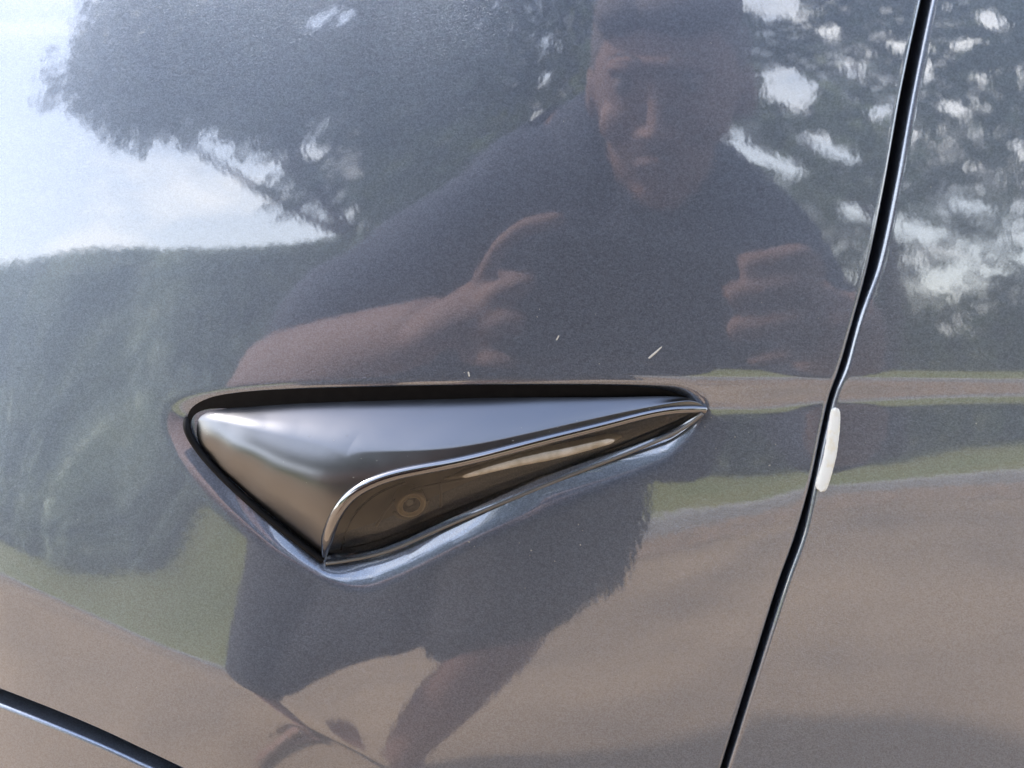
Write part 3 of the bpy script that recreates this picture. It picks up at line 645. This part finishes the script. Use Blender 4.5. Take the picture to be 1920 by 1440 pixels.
def fuse(name, parts, voxel, m, parent, smooth=6, fold=0.0, seed=0):
    V, F, n = [], [], 0
    for v, f in parts: V.append(v); F.append(f + n); n += len(v)
    me = raw_mesh(name, np.concatenate(V), np.concatenate(F)); o = bpy.data.objects.new(name, me); COLL.objects.link(o)
    r = o.modifiers.new('r', 'REMESH'); r.mode = 'VOXEL'; r.voxel_size = voxel
    s = o.modifiers.new('s', 'SMOOTH'); s.factor = .5; s.iterations = smooth
    dg = bpy.context.evaluated_depsgraph_get(); me2 = bpy.data.meshes.new_from_object(o.evaluated_get(dg)); bpy.data.objects.remove(o); me2.name = name
    if fold:                                     # soft cloth folds
        me2.update(); c = np.empty(len(me2.vertices) * 3, np.float32); me2.vertices.foreach_get('co', c); c = c.reshape(-1, 3)
        nn = np.empty(len(me2.vertices) * 3, np.float32); me2.vertices.foreach_get('normal', nn); nn = nn.reshape(-1, 3)
        x, y, z = c.T; h = np.sin(x * 31 + 9 * z + 3 * np.sin(y * 17 + seed)) * .5 + .35 * np.sin(y * 43 - x * 21 + 2 * np.sin(z * 25)) + .25 * np.sin(z * 71 + x * 37)
        c = c + nn * (h * fold)[:, None]; me2.vertices.foreach_set('co', c.astype(np.float32).ravel())
    me2.materials.clear(); return link_mesh(name, me2, m, parent)
man = empty('person', (-.20, -.93, 0.0)); tag(man, 'person in navy shirt and dark shorts bending forward to hold up a phone', 'person')
pel, wst, cst, shc = np.array([-.20, -.98, .85]), np.array([-.14, -.90, .93]), np.array([-.05, -.75, .945]), np.array([.0, -.66, .955])
hd = np.array([.07, -.51, 1.018]); fwd = np.array([-.08, .86, -.42]); fwd /= np.linalg.norm(fwd); rgt = np.cross(fwd, [0, 0, 1.]); rgt /= np.linalg.norm(rgt); up = np.cross(rgt, fwd)
HS = 1.1
HA = np.stack([rgt, fwd, up])
def hp(a, b, c): return hd + HS * (a * rgt + b * fwd + c * up)
arms = dict(L=[np.array(p) for p in ((-.155, -.655, .935), (-.34, -.50, .79), (-.118, -.285, .795))], R=[np.array(p) for p in ((.125, -.645, .925), (.215, -.47, .76), (.172, -.30, .800))])
body = [tube_vf([pel, wst, cst, shc], [.135, .125, .130, .075], flat=.72), tube_vf([shc, hp(0, -.035, -.10), hp(0, -.02, -.05)], [.07, .055, .052]),
        ball_vf(hp(0, -.005, .02), (.076, .092, .100), HA), ball_vf(hp(0, .025, -.045), (.055, .062, .066), HA), ball_vf(hp(0, .06, -.085), (.027, .024, .022), HA),
        tube_vf([hp(0, .086, .020), hp(0, .098, -.005), hp(0, .106, -.022)], [.006, .008, .0105], dense=3), ball_vf(hp(-.012, .094, -.025), (.009, .009, .007), HA), ball_vf(hp(.012, .094, -.025), (.009, .009, .007), HA),
        tube_vf([hp(-.045, .072, .035), hp(-.02, .087, .040), hp(.02, .087, .040), hp(.045, .072, .035)], [.007, .008, .008, .007], dense=3)]
for s in (-1, 1):
    body += [ball_vf(hp(s * .077, -.008, .0), (.012, .020, .032), HA), ball_vf(hp(s * .04, .058, -.02), (.024, .022, .022), HA)]
for S_ in 'LR':
    a, b, c = arms[S_]; body.append(tube_vf([a, (a + b) / 2, b, (b + c) / 2 + [0, 0, -.004], c], [.056, .048, .040, .036, .026]))
def finger(p, r=.0085): return tube_vf(p, np.linspace(r, r * .82, len(p)), k=12, dense=4)
# image-left hand: palm beside the phone's end, forefinger bent over its top corner, the others under and behind
c = arms['L'][2]
body += [tube_vf([c, [-.094, -.272, .800], [-.070, -.268, .804]], [.026, .033, .028], flat=.55, ref=(0, .3, 1))]
body += [finger([[-.075, -.266, .822], [-.068, -.256, .841], [-.052, -.249, .851], [-.030, -.2455, .8505]], .0088), finger([[-.070, -.262, .808], [-.060, -.247, .812], [-.050, -.2445, .813], [-.042, -.2445, .811]], .009),
         finger([[-.070, -.262, .792], [-.060, -.247, .792], [-.050, -.2445, .792], [-.043, -.2445, .790]]), finger([[-.074, -.266, .778], [-.062, -.250, .774], [-.052, -.2445, .770], [-.045, -.2445, .768]], .0078),
         finger([[-.092, -.285, .812], [-.075, -.290, .818], [-.052, -.282, .812], [-.036, -.273, .806]], .0105)]
c = arms['R'][2]
body += [tube_vf([c, [.150, -.278, .806], [.128, -.272, .810]], [.027, .036, .031], flat=.55, ref=(0, .3, 1))]
body += [finger([[.140, -.266, .834], [.130, -.252, .842], [.112, -.2455, .838], [.093, -.2445, .833]], .0088), finger([[.136, -.262, .820], [.124, -.247, .824], [.104, -.2445, .820], [.082, -.2445, .815]], .009),
         finger([[.136, -.262, .802], [.124, -.247, .804], [.104, -.2445, .800], [.080, -.2445, .796]], .0088), finger([[.140, -.266, .786], [.126, -.250, .785], [.112, -.2445, .782], [.096, -.2445, .778]], .0078),
         finger([[.156, -.288, .818], [.138, -.290, .826], [.116, -.282, .820], [.100, -.273, .812]], .0105)]
legs = dict(L=[np.array(p) for p in ((-.34, -.97, .82), (-.325, -.87, .47), (-.345, -.93, .10))], R=[np.array(p) for p in ((-.11, -.96, .82), (-.055, -.83, .48), (-.15, -.91, .10))])
for S_ in 'LR':
    h, k_, a = legs[S_]
    body += [tube_vf([h, (h + k_) / 2, k_, k_ * .62 + a * .38 + [0, -.022, 0], a], [.095, .080, .056, .058, .037]), tube_vf([a + [0, -.03, -.062], a + [0, .05, -.070], a + [0, .15, -.080]], [.034, .036, .026], flat=.8, ref=(0, .1, 1))]
    for q in range(5):
        body.append(tube_vf([a + [(q - 2) * .014, .16, -.082], a + [(q - 2) * .0155, .195 - abs(q - (1 if S_ == 'R' else 3)) * .007, -.085]], [.009, .0075], k=10, dense=3))
bd = fuse('body', body, .0032, M['skin'], man, 9)
for s in (-1, 1):
    e = [ball_vf(hp(s * .031, .072, .022), (.0125, .0125, .0125), HA, 12)]
    o = link_mesh('eye', raw_mesh('eye', *e[0]), M['eye'], man); link_mesh('iris', raw_mesh('iris', *ball_vf(hp(s * .031, .0795, .020), (.0062, .0058, .0062), HA, 8)), M['iris'], o)
    link_mesh('eyebrow', raw_mesh('eyebrow', *tube_vf([hp(s * .014, .094, .046), hp(s * .03, .090, .051), hp(s * .048, .076, .046)], [.0015, .002, .001], k=8, dense=3)), M['hair'], man)
link_mesh('lips', raw_mesh('lips', *tube_vf([hp(-.024, .078, -.056), hp(-.008, .088, -.053), hp(.008, .088, -.053), hp(.024, .078, -.056)], [.003, .0065, .0065, .003], k=10, dense=3)), M['lip'], man)
fuse('hair', [ball_vf(hp(0, -.022, .040), (.084, .092, .094), HA), ball_vf(hp(0, -.045, -.005), (.078, .065, .07), HA), ball_vf(hp(.02, .045, .090), (.052, .045, .026), HA), ball_vf(hp(-.03, .035, .088), (.04, .045, .026), HA)], .004, M['hair'], man, 2, .0016)
sh = [tube_vf([np.array([.06, -.63, .90]), np.array([.06, -.64, .82]), np.array([.04, -.67, .75])], [.08, .08, .075], flat=.9), tube_vf([np.array([.0, -.69, .88]), np.array([-.03, -.74, .84]), np.array([-.08, -.85, .78])], [.11, .125, .12], flat=.9), tube_vf([pel + [-.05, .02, -.06], wst + [-.03, .02, -.05], cst + [.0, .03, -.05], shc], [.178, .185, .180, .118], flat=.86), tube_vf([arms['L'][0], arms['R'][0]], [.082, .080])]
for S_ in 'LR':
    a, b, _ = arms[S_]; sh.append(tube_vf([a, a * .5 + b * .5, a * .22 + b * .78 if S_ == 'L' else a * -.02 + b * 1.02], [.078, .072, .064 if S_ == 'L' else .052]))
fuse('shirt', sh, .006, M['shirt'], man, 4, .006)
st = [tube_vf([pel + [-.04, 0, .03], pel + [-.05, 0, -.06]], [.168, .188], flat=.85, ref=(0, 1, 0)), tube_vf([pel + [0, .04, -.05], pel + [.01, .09, -.27]], [.15, .12], flat=.8, ref=(0, 1, 0))]
for S_ in 'LR':
    h, k_, a = legs[S_]; st.append(tube_vf([h, (h + k_) / 2, k_ * .98 + h * .02 if S_ == 'L' else k_ * .88 + h * .12], [.115, .108, .092]))
fuse('shorts', st, .006, M['shorts'], man, 3, .004, 2)
for S_ in 'LR':
    a = legs[S_][2]; so = tube_vf([a + [0, -.05, -.092], a + [0, .06, -.092], a + [0, .20, -.092]], [.042, .046, .044], flat=.17, ref=(0, .0, 1))
    so = fuse('sandal', [tube_vf([a + [0, -.05, -.090], a + [0, .06, -.090], a + [0, .19, -.090]], [.040, .046, .042], flat=.2, ref=(1, 0, 0.01))], .004, M['sandal'], man, 2)
    link_mesh('strap', raw_mesh('strap', *tube_vf([a + [-.048, .08, -.085], a + [-.03, .09, -.040], a + [.03, .09, -.040], a + [.048, .08, -.085]], [.012] * 4, flat=.35, k=12)), M['sandal'], so)

# phone: its back faces the car, the lens that takes the picture just proud of it
def rounded_slab(name, x0, x1, z0_, z1_, y0, y1, r, m, parent, e=.0012):
    def ring(inset, y):
        c = []
        for cx, cz, a0 in ((x1 - r, z1_ - r, 0), (x0 + r, z1_ - r, PI/2), (x0 + r, z0_ + r, PI), (x1 - r, z0_ + r, 1.5*PI)):
            for a in np.linspace(a0, a0 + PI/2, 8): c.append((cx + (r - inset) * math.cos(a), y, cz + (r - inset) * math.sin(a)))
        return c
    Rg = np.array([ring(r * .96, y0), ring(e, y0), ring(e * .3, y0 + (y1 - y0) * .12), ring(0, y0 + (y1 - y0) * .3), ring(0, y1 - (y1 - y0) * .3), ring(e * .3, y1 - (y1 - y0) * .12), ring(e, y1), ring(r * .96, y1)])
    cen = lambda y: np.repeat(np.array([[(x0 + x1) / 2, y, (z0_ + z1_) / 2]]), Rg.shape[1], 0)
    return grid_mesh(name, np.concatenate([cen(y0)[None], Rg, cen(y1)[None]]), m, parent, close=True)
ph = empty('phone', (.03, -.26, .767)); tag(ph, 'dark phone held sideways in both hands towards the car', 'phone')
rounded_slab('phone_body', -.047, .108, .767, .842, -.2625, -.2545, .009, M['phone'], ph)
rounded_slab('screen', -.044, .105, .770, .839, -.2632, -.2624, .007, M['screen'], ph, .0003)
isl = rounded_slab('lens_island', -.018, .014, .806, .838, -.2550, -.2530, .006, M['phone'], ph, .0006)
for x, z in ((-.009, .829), (.005, .816)):
    g = rounded_slab('lens', x - .005, x + .005, z - .005, z + .005, -.2535, -.2522, .0049, M['screen'], isl, .0003)

# ---------------------------------------------------------------- inside the smoked cover: the lens, its holder and a painted highlight
def in_cover(tq, k, off):     # a point behind the cover: tq along it, k from the rim down
    C = cover(off, 21); i = int(round(tq * 219)); f = k * 20; j = int(min(f, 19)); return C[j, i] * (1 - (f - j)) + C[j + 1, i] * (f - j)
def near(u, v, off):          # the place on the (offset) cover seen at a photo pixel
    C = cover(off, 41); q = proj(C.reshape(-1, 3)).reshape(C.shape[0], C.shape[1], 2); d = ((q - [u, v])**2).sum(-1); j, i = np.unravel_index(np.argmin(d), d.shape)
    j = min(max(j, 1), C.shape[0] - 2); i = min(max(i, 1), C.shape[1] - 2)
    a = C[j, i + 1] - C[j, i - 1]; b = C[j + 1, i] - C[j - 1, i]; n = np.cross(a, b); n /= np.linalg.norm(n); n *= -1 if n[1] > 0 else 1
    return C[j, i], n
def disc(name, c, n, prof_, m, parent, k=36, sq=1.0):
    n = n / np.linalg.norm(n); U = np.cross(n, [0, 0, 1.]); U /= np.linalg.norm(U); W = np.cross(U, n); an = np.linspace(0, 2 * PI, k, endpoint=False)
    G = np.stack([c + n * h + (U * np.cos(an)[:, None] * sq + W * np.sin(an)[:, None]) * r for r, h in prof_]); return grid_mesh(name, G, m, parent, close=True)
c0, n0 = near(772, 944, .0030)
n0 = n0 + np.array([.35, -.35, 0]); n0 /= np.linalg.norm(n0)
def sc(p): return [(r * .82, h) for r, h in p]
cam_u = disc('camera_lens', c0, n0, sc([(.0062, -.004), (.0062, .0005), (.0057, .0012), (.0050, .0010), (.0046, .0), (.0043, -.0003), (.0041, .0008), (.0037, .0008)]), M['barrel'], pod)
glb = disc('glass_element', c0, n0, sc([(.0038, .0006), (.0034, -.0008), (.0030, -.0010), (.0026, -.0004), (.0018, .0), (.0008, .0002), (.00001, .0002)]), M['lens'], pod)
U0 = np.cross(n0, [0, 0, 1.]); U0 /= np.linalg.norm(U0); W0 = np.cross(U0, n0)
cc = c0 - W0 * .0008
arcp = np.array([cc + U0 * .0061 * math.cos(a) + W0 * .0061 * math.sin(a) - n0 * .0014 for a in np.linspace(math.radians(175), math.radians(330), 40)])
tube('lens_holder', arcp, .0006, M['tray'], pod, 10)
# ribs and painted highlight strip
def along(pts, off): return np.array([near(u, v, off)[0] for u, v in pts])
def dense(P, n=60): return spline(P, n, np.linspace(0, 1, len(P)))
tube('highlight_strip', dense(along([(832, 897), (900, 880), (980, 861), (1060, 843), (1130, 826), (1165, 818)], .0013)), np.interp(np.linspace(0, 1, 60), [0, .12, .5, .85, 1], [.0003, .0016, .0024, .0018, .0004]), M['cover_highlight'], pod, 10)  # pale tube stands in for the bright reflection along the cover
tube('rib', dense(along([(705, 985), (722, 958), (750, 932), (790, 914), (840, 903), (900, 890)], .0046)), .0005, M['tray'], pod, 8)
tube('rib', dense(along([(808, 1000), (822, 965), (828, 930), (826, 906)], .0046)), .0005, M['tray'], pod, 8)
tube('rib', dense(along([(640, 1030), (655, 985), (680, 948), (716, 920), (760, 904)], .0004)), .00035, M['rubber_and_shade'], pod, 8)
tube('cover_edge', lift(spline(cE, np.linspace(.02, .99, 160), tE)) + np.array([0, -.0046, .0006]), .0006, M['tray'], pod, 8)

# ---------------------------------------------------------------- small things on the paint
def blob_strip(name, px, wpx, hmm, m, parent, jit=0, seed=1, k=14):   # a low rounded strip lying on the body side
    r = random.Random(seed); C = np.array(px, float); n = 50; Q = spline(C, n, np.linspace(0, 1, len(C)))
    s = np.linspace(0, 1, n); wd = np.interp(s, np.linspace(0, 1, len(wpx)), wpx); wd = wd * np.sqrt(np.clip(1 - (2 * s - 1)**16, 0.01, 1))
    T = np.gradient(Q, axis=0); T /= np.linalg.norm(T, axis=1, keepdims=True); Nn = np.stack([-T[:, 1], T[:, 0]], 1); G = []
    for a in np.linspace(0, PI, k):
        o = np.cos(a) * wd * .5 * (1 + jit * np.array([r.uniform(-1, 1) for _ in range(n)])); uv = Q + Nn * o[:, None]
        x, z = on_surf(uv[:, 0], uv[:, 1]); G.append(np.stack([x, lookup(S, x, z) + .0002 * min(hmm, 1.5) - hmm / 1000 * math.sin(a)**.7, z], -1))
    return grid_mesh(name, np.stack(G, 0), m, parent)
edge_strip = blob_strip('white_strip', [(1567, 764), (1564, 800), (1557, 850), (1547, 890), (1538, 921)], [17, 22, 24, 24, 22], 1.0, M['strip_white'], car, .03)  # low white strip that gives the door edge its bright patch
edge_strip['label'] = 'short white strip giving a bright patch on the door edge beside the shut line'
rnd = random.Random(4)
for px, wd in (([(1216, 672), (1228, 662), (1241, 650)], [3.2, 4, 2]), ([(1043, 638), (1048, 629)], [2.5, 2.5]), ([(878, 697), (880, 706)], [3, 3])):
    l = blob_strip('lint', px, wd, .15, M['scratch'], car, .1)
def specks(name, boxes, m, parent):
    V, F = [], []
    for x0, y0, x1, y1, n, s0, s1 in boxes:
        u = np.array([rnd.uniform(x0, x1) for _ in range(n)]); v = np.array([rnd.uniform(y0, y1) for _ in range(n)]); x, z = on_surf(u, v); y = lookup(S, x, z)
        for i in range(n):
            r = rnd.uniform(s0, s1) * .00017; b = len(V); a0 = rnd.uniform(0, PI); el = rnd.uniform(1, 2.2)
            for q in range(6):
                a = q * PI / 3; dx, dz = math.cos(a) * r * el, math.sin(a) * r; V.append((x[i] + dx * math.cos(a0) - dz * math.sin(a0), y[i] - .00005, z[i] + dx * math.sin(a0) + dz * math.cos(a0)))
            V.append((x[i], y[i] - .00005 - r * .5, z[i]))
            for q in range(6): F.append((b + q, b + (q + 1) % 6, b + 6))
    o = link_mesh(name, raw_mesh(name, V, F), m, parent); o['kind'] = 'stuff'; return o
specks('dust', [(60, 20, 1650, 700, 24, .35, .7), (850, 560, 1500, 700, 10, .4, .9), (700, 1100, 1200, 1300, 6, .5, .9), (1320, 770, 1480, 900, 8, .6, 1.2), (1600, 100, 1900, 900, 10, .4, .8), (850, 950, 1100, 1060, 9, .6, 1.5), (100, 900, 600, 1400, 6, .4, .8)], M['lint'], car)
# a little grit on the pod
V, F = [], []
for _ in range(26):
    i, j = rnd.randrange(14, 60), rnd.randrange(20, 330); p = H[i, j]; r = rnd.uniform(.00006, .00016); b = len(V)
    for q in range(6): V.append((p[0] + r * math.cos(q * PI / 3) * 1.5, p[1] - .00002, p[2] + r * math.sin(q * PI / 3)))
    V.append((p[0], p[1] - r * .7, p[2]))
    for q in range(6): F.append((b + q, b + (q + 1) % 6, b + 6))
gr_ = link_mesh('grit', raw_mesh('grit', V, F), M['lint'], pod); gr_['kind'] = 'stuff'
